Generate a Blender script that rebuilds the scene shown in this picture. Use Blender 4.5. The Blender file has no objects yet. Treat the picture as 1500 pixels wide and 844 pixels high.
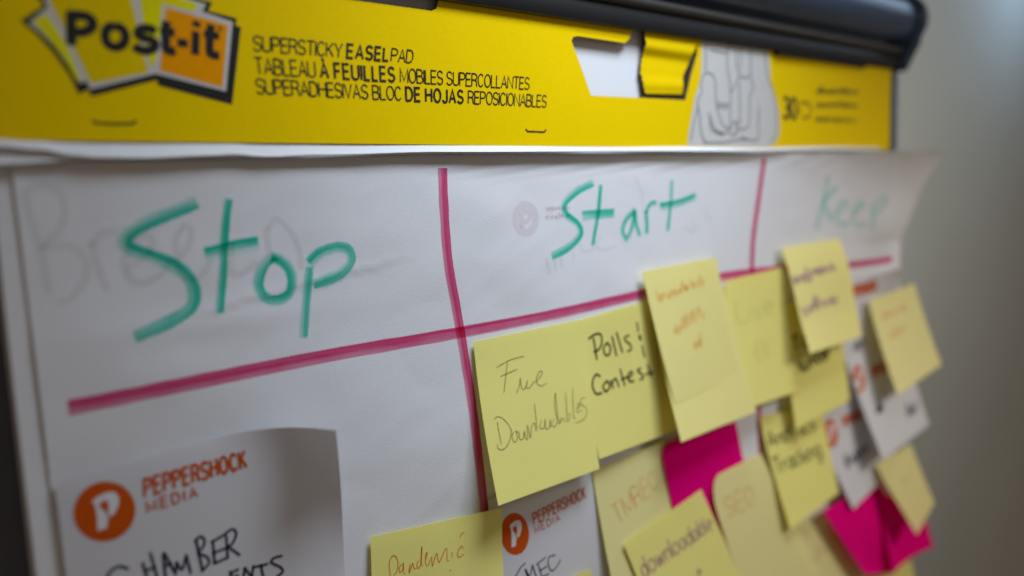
import bpy, math, random
from mathutils import Vector
from mathutils.bvhtree import BVHTree
from mathutils.geometry import tessellate_polygon

random.seed(7)
scene = bpy.context.scene
# ------------------------------------------------------------------ camera
# world frame: x runs along the pad, z up, the pad's front page is the plane y = 0, -y towards the viewer; metres
AX = Vector((0.76206312, 0.10635989, 0.63870758))      # pad's x, up and depth axes seen in camera terms (right, up, forward)
UP = Vector((-0.03753681, 0.99201463, -0.12040744))
DP = Vector((-0.64641379, 0.06778303, 0.75997018))
CAM = Vector((-0.03947043, -0.3076312, -0.02242886))
FPX = 1165.0

def cam_to_world(v):
    return Vector((AX.dot(v), DP.dot(v), UP.dot(v)))

cd = bpy.data.cameras.new('camera')
cam = bpy.data.objects.new('camera', cd)
scene.collection.objects.link(cam)
right, up, fwd = cam_to_world(Vector((1, 0, 0))), cam_to_world(Vector((0, 1, 0))), cam_to_world(Vector((0, 0, 1)))
from mathutils import Matrix
cam.matrix_world = Matrix(((right.x, up.x, -fwd.x, CAM.x), (right.y, up.y, -fwd.y, CAM.y), (right.z, up.z, -fwd.z, CAM.z), (0, 0, 0, 1)))
cd.sensor_width = 36.0
cd.lens = 36.0 * FPX / 1500.0
cd.clip_start = 0.01
cd.clip_end = 50
cd.dof.use_dof = True
cd.dof.focus_distance = 0.372
cd.dof.aperture_fstop = 2.8
scene.camera = cam

# ------------------------------------------------------------------ light
world = bpy.data.worlds.new('World')
scene.world = world
world.use_nodes = True
bg = world.node_tree.nodes['Background']
bg.inputs[0].default_value = (1.0, 0.80, 0.62, 1)
bg.inputs[1].default_value = 0.115

def area(name, loc, target, sx, sy, power, color):
    l = bpy.data.lights.new(name, 'AREA')
    l.shape = 'RECTANGLE'
    l.size, l.size_y = sx, sy
    l.energy = power
    l.color = color
    o = bpy.data.objects.new(name, l)
    scene.collection.objects.link(o)
    o.location = loc
    o.rotation_euler = (Vector(target) - Vector(loc)).to_track_quat('-Z', 'Y').to_euler()
    return o

kl = area('window_light', (0.34, -0.26, 0.44), (0.275, 0.0, 0.015), 0.30, 0.18, 0.575, (0.75, 0.86, 1.0))
kl.data.spread = math.radians(60)  # narrow pool of light, shaped to stand in for lens vignetting
sl = area("side_light", (0.74, -0.58, 0.22), (0.58, 0.0, -0.24), 0.26, 0.20, 0.27, (1.0, 0.95, 0.89))  # added warm fill that brightens the notes at the right
sl.data.spread = math.radians(60)
area('tube_sheen_light', (3.6, -0.5, 1.3), (0.6, 0.0, 0.1), 1.3, 1.1, 8.5, (0.50, 0.72, 1.0))  # added unseen panel; its reflection puts a blue sheen on the clamp tube
area('wall_fill_light', (3.4, -0.5, 0.3), (4.1, 1.6, -0.1), 1.4, 1.2, 19.0, (0.93, 0.97, 0.95))  # added unseen panel, turned to the wall to light it
area('blue_wall_wash', (5.9, 1.0, 1.5), (5.5, 1.6, 1.35), 0.6, 0.9, 7.0, (0.42, 0.68, 1.0))  # added unseen lamp; gives the wall its bluish patch at upper right

scene.view_settings.view_transform = 'Standard'
scene.view_settings.look = 'None'
scene.view_settings.exposure = 0.18
scene.view_settings.gamma = 1.0
scene.cycles.transparent_max_bounces = 48
scene.cycles.max_bounces = 8

# ------------------------------------------------------------------ helpers
def pp(x, y, h=0.0):
    """the point that stands h metres in front of the pad's plane on the sight line of photo position (x, y)"""
    d = cam_to_world(Vector(((x - 750) / FPX, (422 - y) / FPX, 1.0)))
    t = (-h - CAM.y) / d.y
    return CAM + d * t

def sight(x, y):
    return cam_to_world(Vector(((x - 750) / FPX, (422 - y) / FPX, 1.0))).normalized()

def link(name, verts, faces, mat=None, parent=None, uvs=None, smooth=False, mats=None, midx=None):
    me = bpy.data.meshes.new(name)
    me.from_pydata([tuple(v) for v in verts], [], faces)
    if uvs:
        uvl = me.uv_layers.new(name='UVMap')
        for lp in me.loops:
            uvl.data[lp.index].uv = uvs[lp.vertex_index]
    for m in (mats or ([mat] if mat else [])):
        me.materials.append(m)
    if midx:
        me.polygons.foreach_set('material_index', midx)
    if smooth:
        me.polygons.foreach_set('use_smooth', [True] * len(me.polygons))
    me.update()
    o = bpy.data.objects.new(name, me)
    scene.collection.objects.link(o)
    if parent:
        o.parent = parent
        o.matrix_parent_inverse = Matrix.Translation(-parent.location)
    return o

def thing(o, label, cat, group=None):
    o['label'] = label
    o['category'] = cat
    if group:
        o['group'] = group
    return o

def empty(name, loc, label, cat, group=None):
    o = bpy.data.objects.new(name, None)
    scene.collection.objects.link(o)
    o.location = loc
    return thing(o, label, cat, group)

# ------------------------------------------------------------------ materials
def nt(name):
    m = bpy.data.materials.new(name)
    m.use_nodes = True
    return m, m.node_tree.nodes, m.node_tree.links, m.node_tree.nodes['Principled BSDF']

def paper(name, col, var=0.05, bump=0.12, rough=0.75, translucent=0.0, scale=900.0, cloud=25.0, spec=0.25):
    m, N, L, b = nt(name)
    tc = N.new('ShaderNodeTexCoord')
    n1 = N.new('ShaderNodeTexNoise'); n1.inputs['Scale'].default_value = scale; n1.inputs['Detail'].default_value = 4
    n2 = N.new('ShaderNodeTexNoise'); n2.inputs['Scale'].default_value = cloud; n2.inputs['Detail'].default_value = 3
    L.new(tc.outputs['Object'], n1.inputs['Vector']); L.new(tc.outputs['Object'], n2.inputs['Vector'])
    add = N.new('ShaderNodeMath'); add.operation = 'ADD'
    L.new(n1.outputs['Fac'], add.inputs[0]); L.new(n2.outputs['Fac'], add.inputs[1])
    mr = N.new('ShaderNodeMapRange'); mr.inputs['From Min'].default_value = 0.6; mr.inputs['From Max'].default_value = 1.4
    L.new(add.outputs[0], mr.inputs['Value'])
    mx = N.new('ShaderNodeMix'); mx.data_type = 'RGBA'
    mx.inputs['A'].default_value = (*[c * (1 - var) for c in col], 1)
    mx.inputs['B'].default_value = (*[min(1, c * (1 + var)) for c in col], 1)
    L.new(mr.outputs['Result'], mx.inputs['Factor'])
    L.new(mx.outputs['Result'], b.inputs['Base Color'])
    b.inputs['Roughness'].default_value = rough
    b.inputs['Specular IOR Level'].default_value = spec
    bp = N.new('ShaderNodeBump'); bp.inputs['Strength'].default_value = bump; bp.inputs['Distance'].default_value = 0.0002
    L.new(n1.outputs['Fac'], bp.inputs['Height'])
    L.new(bp.outputs['Normal'], b.inputs['Normal'])
    if translucent:
        tr = N.new('ShaderNodeBsdfTranslucent')
        L.new(mx.outputs['Result'], tr.inputs['Color'])
        ms = N.new('ShaderNodeMixShader'); ms.inputs[0].default_value = translucent
        L.new(b.outputs[0], ms.inputs[1]); L.new(tr.outputs[0], ms.inputs[2])
        L.new(ms.outputs[0], N['Material Output'].inputs['Surface'])
    return m

def ink(name, col, lo=0.0, streak=0.0, sx=3.0, sy=900.0, edge=0.0):
    """a film of ink that filters the light: col is what one pass lets through; lo / streak let the paper show through dry spots"""
    m, N, L, b = nt(name)
    N.remove(b)
    tb = N.new('ShaderNodeBsdfTransparent')
    uv = N.new('ShaderNodeUVMap')
    mp = N.new('ShaderNodeMapping'); mp.inputs['Scale'].default_value = (sx, sy, 1)
    L.new(uv.outputs[0], mp.inputs['Vector'])
    n = N.new('ShaderNodeTexNoise'); n.inputs['Scale'].default_value = 1.0; n.inputs['Detail'].default_value = 3
    L.new(mp.outputs[0], n.inputs['Vector'])
    mr = N.new('ShaderNodeMapRange'); mr.inputs['From Min'].default_value = 0.3; mr.inputs['From Max'].default_value = 0.7
    mr.inputs['To Min'].default_value = lo; mr.inputs['To Max'].default_value = lo + streak
    L.new(n.outputs['Fac'], mr.inputs['Value'])
    mx = N.new('ShaderNodeMix'); mx.data_type = 'RGBA'
    mx.inputs['A'].default_value = (*col, 1); mx.inputs['B'].default_value = (1, 1, 1, 1)
    if edge:
        # a broad tip wets one side more than the other, and the stroke fades and darkens along its length
        u2 = N.new('ShaderNodeUVMap'); u2.uv_map = 'Across'
        sp = N.new('ShaderNodeSeparateXYZ'); L.new(u2.outputs[0], sp.inputs[0])
        nn = N.new('ShaderNodeTexNoise'); nn.inputs['Scale'].default_value = 1.0; nn.inputs['Detail'].default_value = 2
        m2 = N.new('ShaderNodeMapping'); m2.inputs['Scale'].default_value = (55, 90, 1)
        L.new(uv.outputs[0], m2.inputs['Vector']); L.new(m2.outputs[0], nn.inputs['Vector'])
        a1 = N.new('ShaderNodeMath'); a1.operation = 'MULTIPLY_ADD'; a1.inputs[1].default_value = 0.9; L.new(nn.outputs['Fac'], a1.inputs[0]); L.new(sp.outputs[0], a1.inputs[2])
        r1 = N.new('ShaderNodeMapRange'); r1.inputs['From Min'].default_value = 0.75; r1.inputs['From Max'].default_value = 1.5
        r1.inputs['To Min'].default_value = -0.10; r1.inputs['To Max'].default_value = edge
        L.new(a1.outputs[0], r1.inputs['Value'])
        a2 = N.new('ShaderNodeMath'); a2.operation = 'ADD'; a2.use_clamp = True
        L.new(mr.outputs['Result'], a2.inputs[0]); L.new(r1.outputs['Result'], a2.inputs[1])
        L.new(a2.outputs[0], mx.inputs['Factor'])
    else:
        L.new(mr.outputs['Result'], mx.inputs['Factor'])
    uv.uv_map = 'UVMap'
    L.new(mx.outputs['Result'], tb.inputs['Color'])
    L.new(tb.outputs[0], N['Material Output'].inputs['Surface'])
    return m

def solid(name, col, rough=0.5, spec=0.5, metallic=0.0, bump=0.0, bscale=300.0, coat=0.0):
    m, N, L, b = nt(name)
    tc = N.new('ShaderNodeTexCoord')
    n = N.new('ShaderNodeTexNoise'); n.inputs['Scale'].default_value = bscale; n.inputs['Detail'].default_value = 5
    L.new(tc.outputs['Object'], n.inputs['Vector'])
    mx = N.new('ShaderNodeMix'); mx.data_type = 'RGBA'
    mx.inputs['A'].default_value = (*[c * 0.9 for c in col], 1); mx.inputs['B'].default_value = (*[min(1, c * 1.1) for c in col], 1)
    L.new(n.outputs['Fac'], mx.inputs['Factor']); L.new(mx.outputs['Result'], b.inputs['Base Color'])
    b.inputs['Roughness'].default_value = rough
    b.inputs['Specular IOR Level'].default_value = spec
    b.inputs['Metallic'].default_value = metallic
    b.inputs['Coat Weight'].default_value = coat
    if bump:
        bp = N.new('ShaderNodeBump'); bp.inputs['Strength'].default_value = bump; bp.inputs['Distance'].default_value = 0.0002
        L.new(n.outputs['Fac'], bp.inputs['Height']); L.new(bp.outputs['Normal'], b.inputs['Normal'])
    return m

M = {}
M['sheet'] = paper('easel_paper', (0.74, 0.74, 0.76), 0.02, 0.35, 0.8, 0.0)
M['page'] = paper('pad_page', (0.78, 0.78, 0.80), 0.02, 0.15, 0.8, 0.0)
M['memo'] = paper('memo_paper', (0.82, 0.81, 0.83), 0.02, 0.1, 0.7, 0.28)
M['yellow'] = paper('yellow_note', (0.98, 0.915, 0.31), 0.025, 0.12, 0.75, 0.28, spec=0.08)
M['soft'] = paper('tilt_lit_yellow_note', (0.98, 0.90, 0.37), 0.025, 0.12, 0.75, 0.26, spec=0.08)  # brightness of the forward-tilted notes is put into this paler yellow
M['pale'] = paper('pale_yellow_note', (0.95, 0.88, 0.42), 0.025, 0.12, 0.75, 0.28, spec=0.08)
M['magenta'] = paper('magenta_note', (0.96, 0.0, 0.27), 0.03, 0.12, 0.8, 0.30, spec=0.03)
M['card'] = paper('yellow_card', (0.88, 0.61, 0.0), 0.04, 0.30, 0.55, 0.0, 700.0, 12.0, 0.04)
M['cardedge'] = paper('brown_card_edge', (0.22, 0.15, 0.09), 0.3, 0.5, 0.9, 0.0, 1500.0, 60.0)
M['recess'] = paper('gap_shade_card', (0.05, 0.036, 0.022), 0.3, 0.5, 0.95, 0.0, 1500.0, 60.0, 0.05)
M['black'] = solid('black_print', (0.012, 0.011, 0.010), 0.55, 0.3)
M['thin'] = solid('thin_black_print', (0.022, 0.019, 0.010), 0.6, 0.3)
M['lime'] = solid('lime_print', (0.80, 0.74, 0.004), 0.5, 0.05)
M['gold'] = solid('gold_print', (0.80, 0.57, 0.0), 0.5, 0.05)
M['orange'] = solid('orange_print', (0.90, 0.34, 0.0), 0.5, 0.05)
M['whiteprint'] = solid('white_print', (0.62, 0.60, 0.55), 0.5, 0.35)
M['greyprint'] = solid('grey_print', (0.60, 0.59, 0.575), 0.55, 0.3)
M['greyline'] = solid('grey_line_print', (0.27, 0.265, 0.26), 0.6, 0.3)
M['rust'] = solid('rust_orange_print', (0.58, 0.085, 0.006), 0.6, 0.05)
M['memoprint'] = solid('paper_white_print', (0.74, 0.73, 0.76), 0.7, 0.25)
M['plastic'] = solid('black_plastic', (0.012, 0.012, 0.013), 0.42, 0.4, bump=0.1)
M['tube'] = solid('sheen_tinted_tube', (0.055, 0.095, 0.175), 0.28, 0.5, bump=0.05)  # blue in the base colour stands in for the reflected sheen
M['board'] = solid('navy_board', (0.09, 0.092, 0.125), 0.55, 0.4)
M['boardedge'] = solid('blue_board_edge', (0.06, 0.085, 0.16), 0.5, 0.4)
M['teal'] = ink('teal_marker', (0.05, 0.73, 0.57), 0.0, 0.55, sx=14, sy=800, edge=0.55)
M['tealfaint'] = ink('dry_teal_marker', (0.60, 0.88, 0.81), 0.12, 0.5, sx=22, sy=1300, edge=0.3)
M['pink'] = ink('crimson_marker', (0.86, 0.24, 0.43), 0.0, 0.32, sx=8, sy=900, edge=0.28)
M['ghost'] = ink('bled_through_ink', (0.935, 0.93, 0.925), 0.0, 0.3, sx=30, sy=200)
M['ghostred'] = ink('bled_through_print', (0.94, 0.90, 0.905), 0.0, 0.3, sx=30, sy=200)
M['pencil'] = ink('fine_black_pen', (0.36, 0.36, 0.36), 0.0, 0.35, sx=400, sy=500)
M['blackpen'] = ink('black_felt_pen', (0.13, 0.13, 0.13), 0.0, 0.15, sx=60, sy=500)
M['navypen'] = ink('blue_black_pen', (0.15, 0.15, 0.22), 0.0, 0.2, sx=60, sy=500)
M['orangepen'] = ink('orange_pen', (0.86, 0.52, 0.28), 0.0, 0.2, sx=100, sy=500)
M['faintorange'] = ink('faint_orange_pen', (0.95, 0.77, 0.66), 0.0, 0.3, sx=100, sy=500)
M['purplepen'] = ink('purple_felt_pen', (0.66, 0.50, 0.92), 0.0, 0.2, sx=60, sy=500)
M['paleviolet'] = ink('pale_violet_pen', (0.90, 0.78, 0.92), 0.0, 0.2, sx=60, sy=500)
M['greypen'] = ink('grey_pencil', (0.88, 0.88, 0.87), 0.0, 0.3, sx=60, sy=500)

# ------------------------------------------------------------------ strokes
def smooth_path(pts, closed=False, n=7):
    if len(pts) < 3:
        a, b = pts[0], pts[-1]
        return [(a[0] + (b[0] - a[0]) * k / 6, a[1] + (b[1] - a[1]) * k / 6) for k in range(7)]
    out = []
    for i in range(len(pts) - 1):
        p0 = pts[max(i - 1, 0)]; p1 = pts[i]; p2 = pts[i + 1]; p3 = pts[min(i + 2, len(pts) - 1)]
        for k in range(n):
            t = k / n
            out.append(tuple(0.5 * ((2 * p1[j]) + (-p0[j] + p2[j]) * t + (2 * p0[j] - 5 * p1[j] + 4 * p2[j] - p3[j]) * t * t
                                    + (-p0[j] + 3 * p1[j] - 3 * p2[j] + p3[j]) * t ** 3) for j in (0, 1)))
    out.append(tuple(pts[-1]))
    return out

class Flat:
    """a plane h in front of the pad"""
    def __init__(self, h):
        self.h = h
    def hit(self, x, y):
        return pp(x, y, self.h), Vector((0, -1, 0))

class Surf:
    def __init__(self, verts, faces):
        self.b = BVHTree.FromPolygons([tuple(v) for v in verts], faces)
    def hit(self, x, y):
        d = sight(x, y)
        loc, nor, i, dist = self.b.ray_cast(CAM, d)
        if loc is None:
            loc, nor, i, dist = self.b.find_nearest(pp(x, y, 0.004))
        if nor.dot(d) > 0:
            nor = -nor
        return loc, nor

class Ribbons:
    """collects pen and marker strokes that lie on a surface, width in mm"""
    def __init__(self, surf, lift=0.00012):
        self.s = surf; self.v = []; self.f = []; self.uv = []; self.uv2 = []; self.k = 0; self.lift = lift
    def stroke(self, pts, w, smooth=True, taper=0.0, cap=0.0, n=7, wob=0.0):
        path = smooth_path(pts, n=n) if smooth else list(pts)
        P = []; Nn = []
        for (x, y) in path:
            a, nn = self.s.hit(x, y)
            if P and (a - P[-1]).length < 1e-5:
                continue
            P.append(a.copy()); Nn.append(nn.copy())
        if len(P) < 2:
            return
        if cap:
            for e in (0, -1):
                d = (P[0] - P[1]) if e == 0 else (P[-1] - P[-2])
                q = P[e] + d.normalized() * w * 0.0005 * cap
                if e == 0:
                    P.insert(0, q); Nn.insert(0, Nn[0])
                else:
                    P.append(q); Nn.append(Nn[-1])
        tot = sum((P[i + 1] - P[i]).length for i in range(len(P) - 1))
        base = len(self.v); acc = 0.0
        self.k += 1
        vo = self.k * 0.37
        for i, p in enumerate(P):
            if i:
                acc += (p - P[i - 1]).length
            d1 = (P[i] - P[i - 1]).normalized() if i else (P[1] - P[0]).normalized()
            d2 = (P[i + 1] - P[i]).normalized() if i < len(P) - 1 else d1
            d = (d1 + d2)
            d = d.normalized() if d.length > 1e-6 else d1
            side = d.cross(Nn[i]).normalized()
            sc = min(1.0 / max(0.5, math.sqrt(max(0.0, (1 + d1.dot(d2)) / 2))), 1.6)
            ww = w * 0.0005 * sc
            u = acc / tot
            if taper:
                ww *= 1 - taper * max(0, 1 - min(u, 1 - u) / 0.12) ** 1.5
            if cap and i in (0, len(P) - 1):
                ww *= 0.45
            ww *= 1 + wob * math.sin(acc * 400 + self.k) + wob * 0.6 * math.sin(acc * 1430 + 2 * self.k)
            off = Nn[i] * (self.lift + 0.000012 * (self.k % 6) + 0.00002 * u)
            for q, uvv in ((p + side * ww, w * 0.001), (p - side * ww, 0.0)):
                self.uv2.append((1.0 if uvv else 0.0, u)); self.v.append(q + off); self.uv.append((acc + vo, uvv + vo))
            if i:
                b = base + 2 * i
                self.f.append((b - 2, b - 1, b + 1, b))
    def many(self, strokes, w, ox=0, oy=0, sc=1.0, **kw):
        for s in strokes:
            self.stroke([(x / sc + ox, y / sc + oy) for x, y in s], w, **kw)
    def build(self, name, mat, parent, label=None):
        o = link(name, self.v, self.f, mat, parent, self.uv)
        l2 = o.data.uv_layers.new(name='Across')
        for lp_ in o.data.loops:
            l2.data[lp_.index].uv = self.uv2[lp_.vertex_index]
        if label:
            o['label'] = label
        return o

def _arc(cx, cy, rx, ry, a0, a1, n=8):
    return [(cx + rx * math.cos(math.radians(a0 + (a1 - a0) * k / n)), cy + ry * math.sin(math.radians(a0 + (a1 - a0) * k / n))) for k in range(n + 1)]

# single line letters: width, strokes; y up, cap height 1
G = {
 'A': (.52, [[(0, 0), (.26, 1), (.52, 0)], [(.09, .33), (.43, .33)]]),
 'B': (.48, [[(0, 0), (0, 1), (.24, 1)] + _arc(.24, .76, .2, .24, 90, -90) + [(0, .52)], [(.24, .52)] + _arc(.24, .26, .24, .26, 90, -90) + [(0, 0)]]),
 'C': (.50, [_arc(.25, .5, .25, .5, 40, 320, 16)]),
 'D': (.50, [[(0, 0), (0, 1), (.22, 1)] + _arc(.22, .5, .28, .5, 90, -90, 12) + [(0, 0)]]),
 'E': (.42, [[(.42, 1), (0, 1), (0, 0), (.43, 0)], [(0, .52), (.38, .52)]]),
 'F': (.40, [[(.40, 1), (0, 1), (0, 0)], [(0, .5), (.36, .5)]]),
 'H': (.48, [[(0, 0), (0, 1)], [(.48, 0), (.48, 1)], [(0, .52), (.48, .52)]]),
 'I': (.02, [[(0, 0), (0, 1)]]),
 'J': (.34, [[(.34, 1), (.34, .25)] + _arc(.17, .2, .17, .2, 0, -180, 8)]),
 'K': (.48, [[(0, 0), (0, 1)], [(.46, 1), (0, .38)], [(.15, .58), (.48, 0)]]),
 'L': (.38, [[(0, 1), (0, 0), (.38, 0)]]),
 'M': (.60, [[(0, 0), (0, 1), (.30, .12), (.60, 1), (.60, 0)]]),
 'N': (.50, [[(0, 0), (0, 1), (.50, 0), (.50, 1)]]),
 'O': (.54, [_arc(.27, .5, .27, .5, 90, 450, 24)]),
 'P': (.46, [[(0, 0), (0, 1), (.22, 1)] + _arc(.22, .74, .24, .26, 90, -90) + [(0, .48)]]),
 'R': (.48, [[(0, 0), (0, 1), (.22, 1)] + _arc(.22, .75, .24, .25, 90, -90) + [(0, .5)], [(.24, .5), (.40, .42), (.44, .12), (.48, 0)]]),
 'S': (.46, [_arc(.23, .75, .21, .25, 20, 250, 12) + [(.32, .47)] + _arc(.22, .255, .23, .255, 60, -160, 12)]),
 'T': (.48, [[(0, 1), (.48, 1)], [(.24, 1), (.24, 0)]]),
 'U': (.48, [[(0, 1), (0, .26)] + _arc(.24, .25, .24, .25, 180, 360, 10) + [(.48, 1)]]),
 'V': (.50, [[(0, 1), (.25, 0), (.50, 1)]]),
 'Y': (.50, [[(0, 1), (.25, .42), (.50, 1)], [(.25, .42), (.25, 0)]]),
 '3': (.44, [_arc(.21, .75, .2, .25, 150, -80, 10) + _arc(.21, .26, .23, .26, 80, -160, 10)]),
 '0': (.46, [_arc(.23, .5, .23, .5, 90, 450, 20)]),
 'a': (.40, [_arc(.2, .3, .2, .3, 60, 400, 10), [(.40, .6), (.40, 0)]]),
 'b': (.40, [[(0, 1), (0, 0)], _arc(.2, .3, .2, .3, 180, -180, 12)]),
 'c': (.36, [_arc(.2, .3, .2, .3, 50, 310, 10)]),
 'd': (.40, [_arc(.2, .3, .2, .3, 0, 360, 12), [(.40, 1), (.40, 0)]]),
 'e': (.38, [[(0, .3), (.38, .32)] + _arc(.19, .3, .19, .3, 10, 310, 12)]),
 'g': (.40, [_arc(.2, .3, .2, .3, 0, 360, 12), [(.40, .6), (.40, -.25), (.2, -.38), (.02, -.28)]]),
 'i': (.04, [[(0, .6), (0, 0)], [(0, .82), (0, .90)]]),
 'k': (.36, [[(0, 1), (0, 0)], [(.34, .62), (0, .25)], [(.1, .36), (.36, 0)]]),
 'l': (.04, [[(0, 1), (0.02, 0)]]),
 'm': (.62, [[(0, .6), (0, 0)], [(0, .4), (.15, .6), (.3, .45), (.3, 0)], [(.3, .4), (.45, .6), (.6, .45), (.6, 0)]]),
 'n': (.38, [[(0, .6), (0, 0)], [(0, .4), (.18, .6), (.36, .45), (.37, 0)]]),
 'o': (.44, [_arc(.22, .33, .22, .31, 90, 450, 20)]),
 'r': (.26, [[(0, .6), (0, 0)], [(0, .38), (.12, .56), (.26, .58)]]),
 's': (.34, [_arc(.17, .46, .15, .15, 20, 240, 8) + [(.22, .3)] + _arc(.17, .16, .17, .16, 60, -160, 8)]),
 't': (.26, [[(.12, .85), (.12, .12), (.2, 0), (.28, .02)], [(0, .6), (.27, .6)]]),
 'u': (.38, [[(0, .6), (.02, .12), (.18, 0), (.36, .12)], [(.37, .6), (.37, 0)]]),
 'v': (.36, [[(0, .6), (.18, 0), (.36, .6)]]),
 'w': (.56, [[(0, .6), (.14, 0), (.28, .5), (.42, 0), (.56, .6)]]),
 'y': (.36, [[(0, .6), (.18, .05)], [(.36, .6), (.06, -.35)]]),
 '-': (.30, [[(0, .36), (.30, .36)]]),
}
G['À'] = (G['A'][0], G['A'][1] + [[(.16, 1.28), (.27, 1.10)]])

def letters(text, track=0.12, jitter=0.0, bold=None):
    """strokes in a box of width W and cap height 1"""
    x = 0; out = []
    for k, ch in enumerate(text):
        if ch == ' ':
            x += .26; out.append((ch, [])); continue
        w, ss = G[ch]
        dx, dy, sl = (random.uniform(-jitter, jitter) for _ in range(3))
        out.append((ch, [[(px + x + dx + py * sl, py + dy) for px, py in s] for s in ss]))
        x += w + track + (0.11 if any(a <= k < b for a, b, _ in (bold or [])) else 0)
    return out, x - track

def set_text(rb, text, quad, w, track=0.12, jitter=0.0, smooth=False, bold=None, **kw):
    """letters laid between four photo corners (top left, top right, bottom right, bottom left); bold: list of (first, last, width)"""
    ls, W = letters(text, track, jitter, bold)
    tl, tr, br, bl = [pp(q[0], q[1], 0.0) for q in quad]
    for i, (ch, ss) in enumerate(ls):
        ww = w
        for (a, b, bw) in (bold or []):
            if a <= i < b:
                ww = bw
        for s in ss:
            pts = []
            dens = []
            for j in range(len(s) - 1):
                n = 3
                dens += [(s[j][0] + (s[j + 1][0] - s[j][0]) * k / n, s[j][1] + (s[j + 1][1] - s[j][1]) * k / n) for k in range(n)]
            dens.append(s[-1])
            src = s if not smooth else s
            for (x, y) in src:
                a = x / W
                p = (bl * (1 - a) + br * a) * (1 - y) + (tl * (1 - a) + tr * a) * y
                v = p - CAM
                cx, cy, cz = v.dot(right), v.dot(up), v.dot(fwd)
                pts.append((750 + FPX * cx / cz, 422 - FPX * cy / cz))
            if smooth and len(pts) > 2:
                rb.stroke(pts, ww, True, n=3, **kw)
            else:
                rb.stroke(pts, ww, False, **kw)

def scribble(rb, quad, w, n=9, seed=0, rows=1):
    """running handwriting that is too blurred to read"""
    r = random.Random(seed)
    tl, tr, br, bl = quad
    pts = []
    groups = []
    for k in range(n * 2 + 1):
        a = k / (n * 2)
        b = (r.uniform(0.0, .2) if k % 2 else r.choice((.5, .55, .6, .95))) + r.uniform(-.06, .06)
        x = (tl[0] * (1 - a) + tr[0] * a) * b + (bl[0] * (1 - a) + br[0] * a) * (1 - b) + r.uniform(-1.1, 1.1)
        y = (tl[1] * (1 - a) + tr[1] * a) * b + (bl[1] * (1 - a) + br[1] * a) * (1 - b)
        pts.append((x, y))
        if r.random() < .22 and len(pts) > 2:
            groups.append(pts); pts = []
    if len(pts) > 1:
        groups.append(pts)
    for g in groups:
        if len(g) > 1:
            rb.stroke(g, w, True, n=4)

def poly(name, px, h, mat, parent, surf=None, lift=0.0, holes=(), depth=None, edge_mat=None, world_pts=False):
    """a flat printed shape, or with depth a cut card with its side walls"""
    rings = [px] + list(holes)
    def P(q):
        if world_pts:
            return Vector((q[0], -h, q[1]))
        if surf:
            a, n = surf.hit(*q)
            return a + n * lift
        return pp(q[0], q[1], h)
    R3 = [[P(q) for q in r] for r in rings]
    flat = [Vector((p.x, p.z, 0)) for r in R3 for p in r]
    tris = tessellate_polygon([[Vector((p.x, p.z, 0)) for p in r] for r in R3])
    V = [p for r in R3 for p in r]
    F = []
    for t in tris:
        a, b, c = [V[i] for i in t]
        F.append(tuple(t) if (b - a).cross(c - a).y < 0 else tuple(reversed(t)))
    mi = [0] * len(F)
    mats = [mat]
    if depth:
        n = len(V)
        V = V + [p + Vector((0, depth, 0)) for p in V]
        F2 = [tuple(n + i for i in reversed(f)) for f in F]
        F = F + F2; mi += [1] * len(F2)
        s = 0
        for r in R3:
            m = len(r)
            for i in range(m):
                a, b = s + i, s + (i + 1) % m
                F.append((a, b, n + b, n + a)); mi.append(1)
            s += m
        mats = [mat, edge_mat or mat]
    return link(name, V, F, None, parent, mats=mats, midx=mi)

# ------------------------------------------------------------------ the room behind
def quad_obj(name, vs, mat, parent=None):
    return link(name, vs, [tuple(range(len(vs)))], mat, parent)

def wall_mat(name, col):
    m, N, L, b = nt(name)
    tc = N.new('ShaderNodeTexCoord')
    n = N.new('ShaderNodeTexNoise'); n.inputs['Scale'].default_value = 60; n.inputs['Detail'].default_value = 6
    L.new(tc.outputs['Object'], n.inputs['Vector'])
    bp = N.new('ShaderNodeBump'); bp.inputs['Strength'].default_value = 0.3; bp.inputs['Distance'].default_value = 0.002
    L.new(n.outputs['Fac'], bp.inputs['Height']); L.new(bp.outputs['Normal'], b.inputs['Normal'])
    mx = N.new('ShaderNodeMix'); mx.data_type = 'RGBA'
    mx.inputs['A'].default_value = (*[c * .94 for c in col], 1); mx.inputs['B'].default_value = (*[c * 1.05 for c in col], 1)
    n2 = N.new('ShaderNodeTexNoise'); n2.inputs['Scale'].default_value = 1.3
    L.new(tc.outputs['Object'], n2.inputs['Vector']); L.new(n2.outputs['Fac'], mx.inputs['Factor'])
    L.new(mx.outputs['Result'], b.inputs['Base Color'])
    b.inputs['Roughness'].default_value = 0.85
    return m

w = quad_obj('wall', [(-3, 1.6, -6), (11, 1.6, -6), (11, 1.6, 2.2), (-3, 1.6, 2.2)], wall_mat('painted_wall', (0.50, 0.50, 0.455)))
w['kind'] = 'structure'

# ------------------------------------------------------------------ easel: board and clamp
def box(name, x0, x1, y0, y1, z0, z1, mat, parent, bev=0.0):
    v = [(x, y, z) for x in (x0, x1) for y in (y0, y1) for z in (z0, z1)]
    f = [(0, 1, 3, 2), (4, 6, 7, 5), (0, 4, 5, 1), (2, 3, 7, 6), (0, 2, 6, 4), (1, 5, 7, 3)]
    o = link(name, v, f, mat, parent)
    if bev:
        b = o.modifiers.new('bevel', 'BEVEL'); b.width = bev; b.segments = 3
    return o

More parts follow.
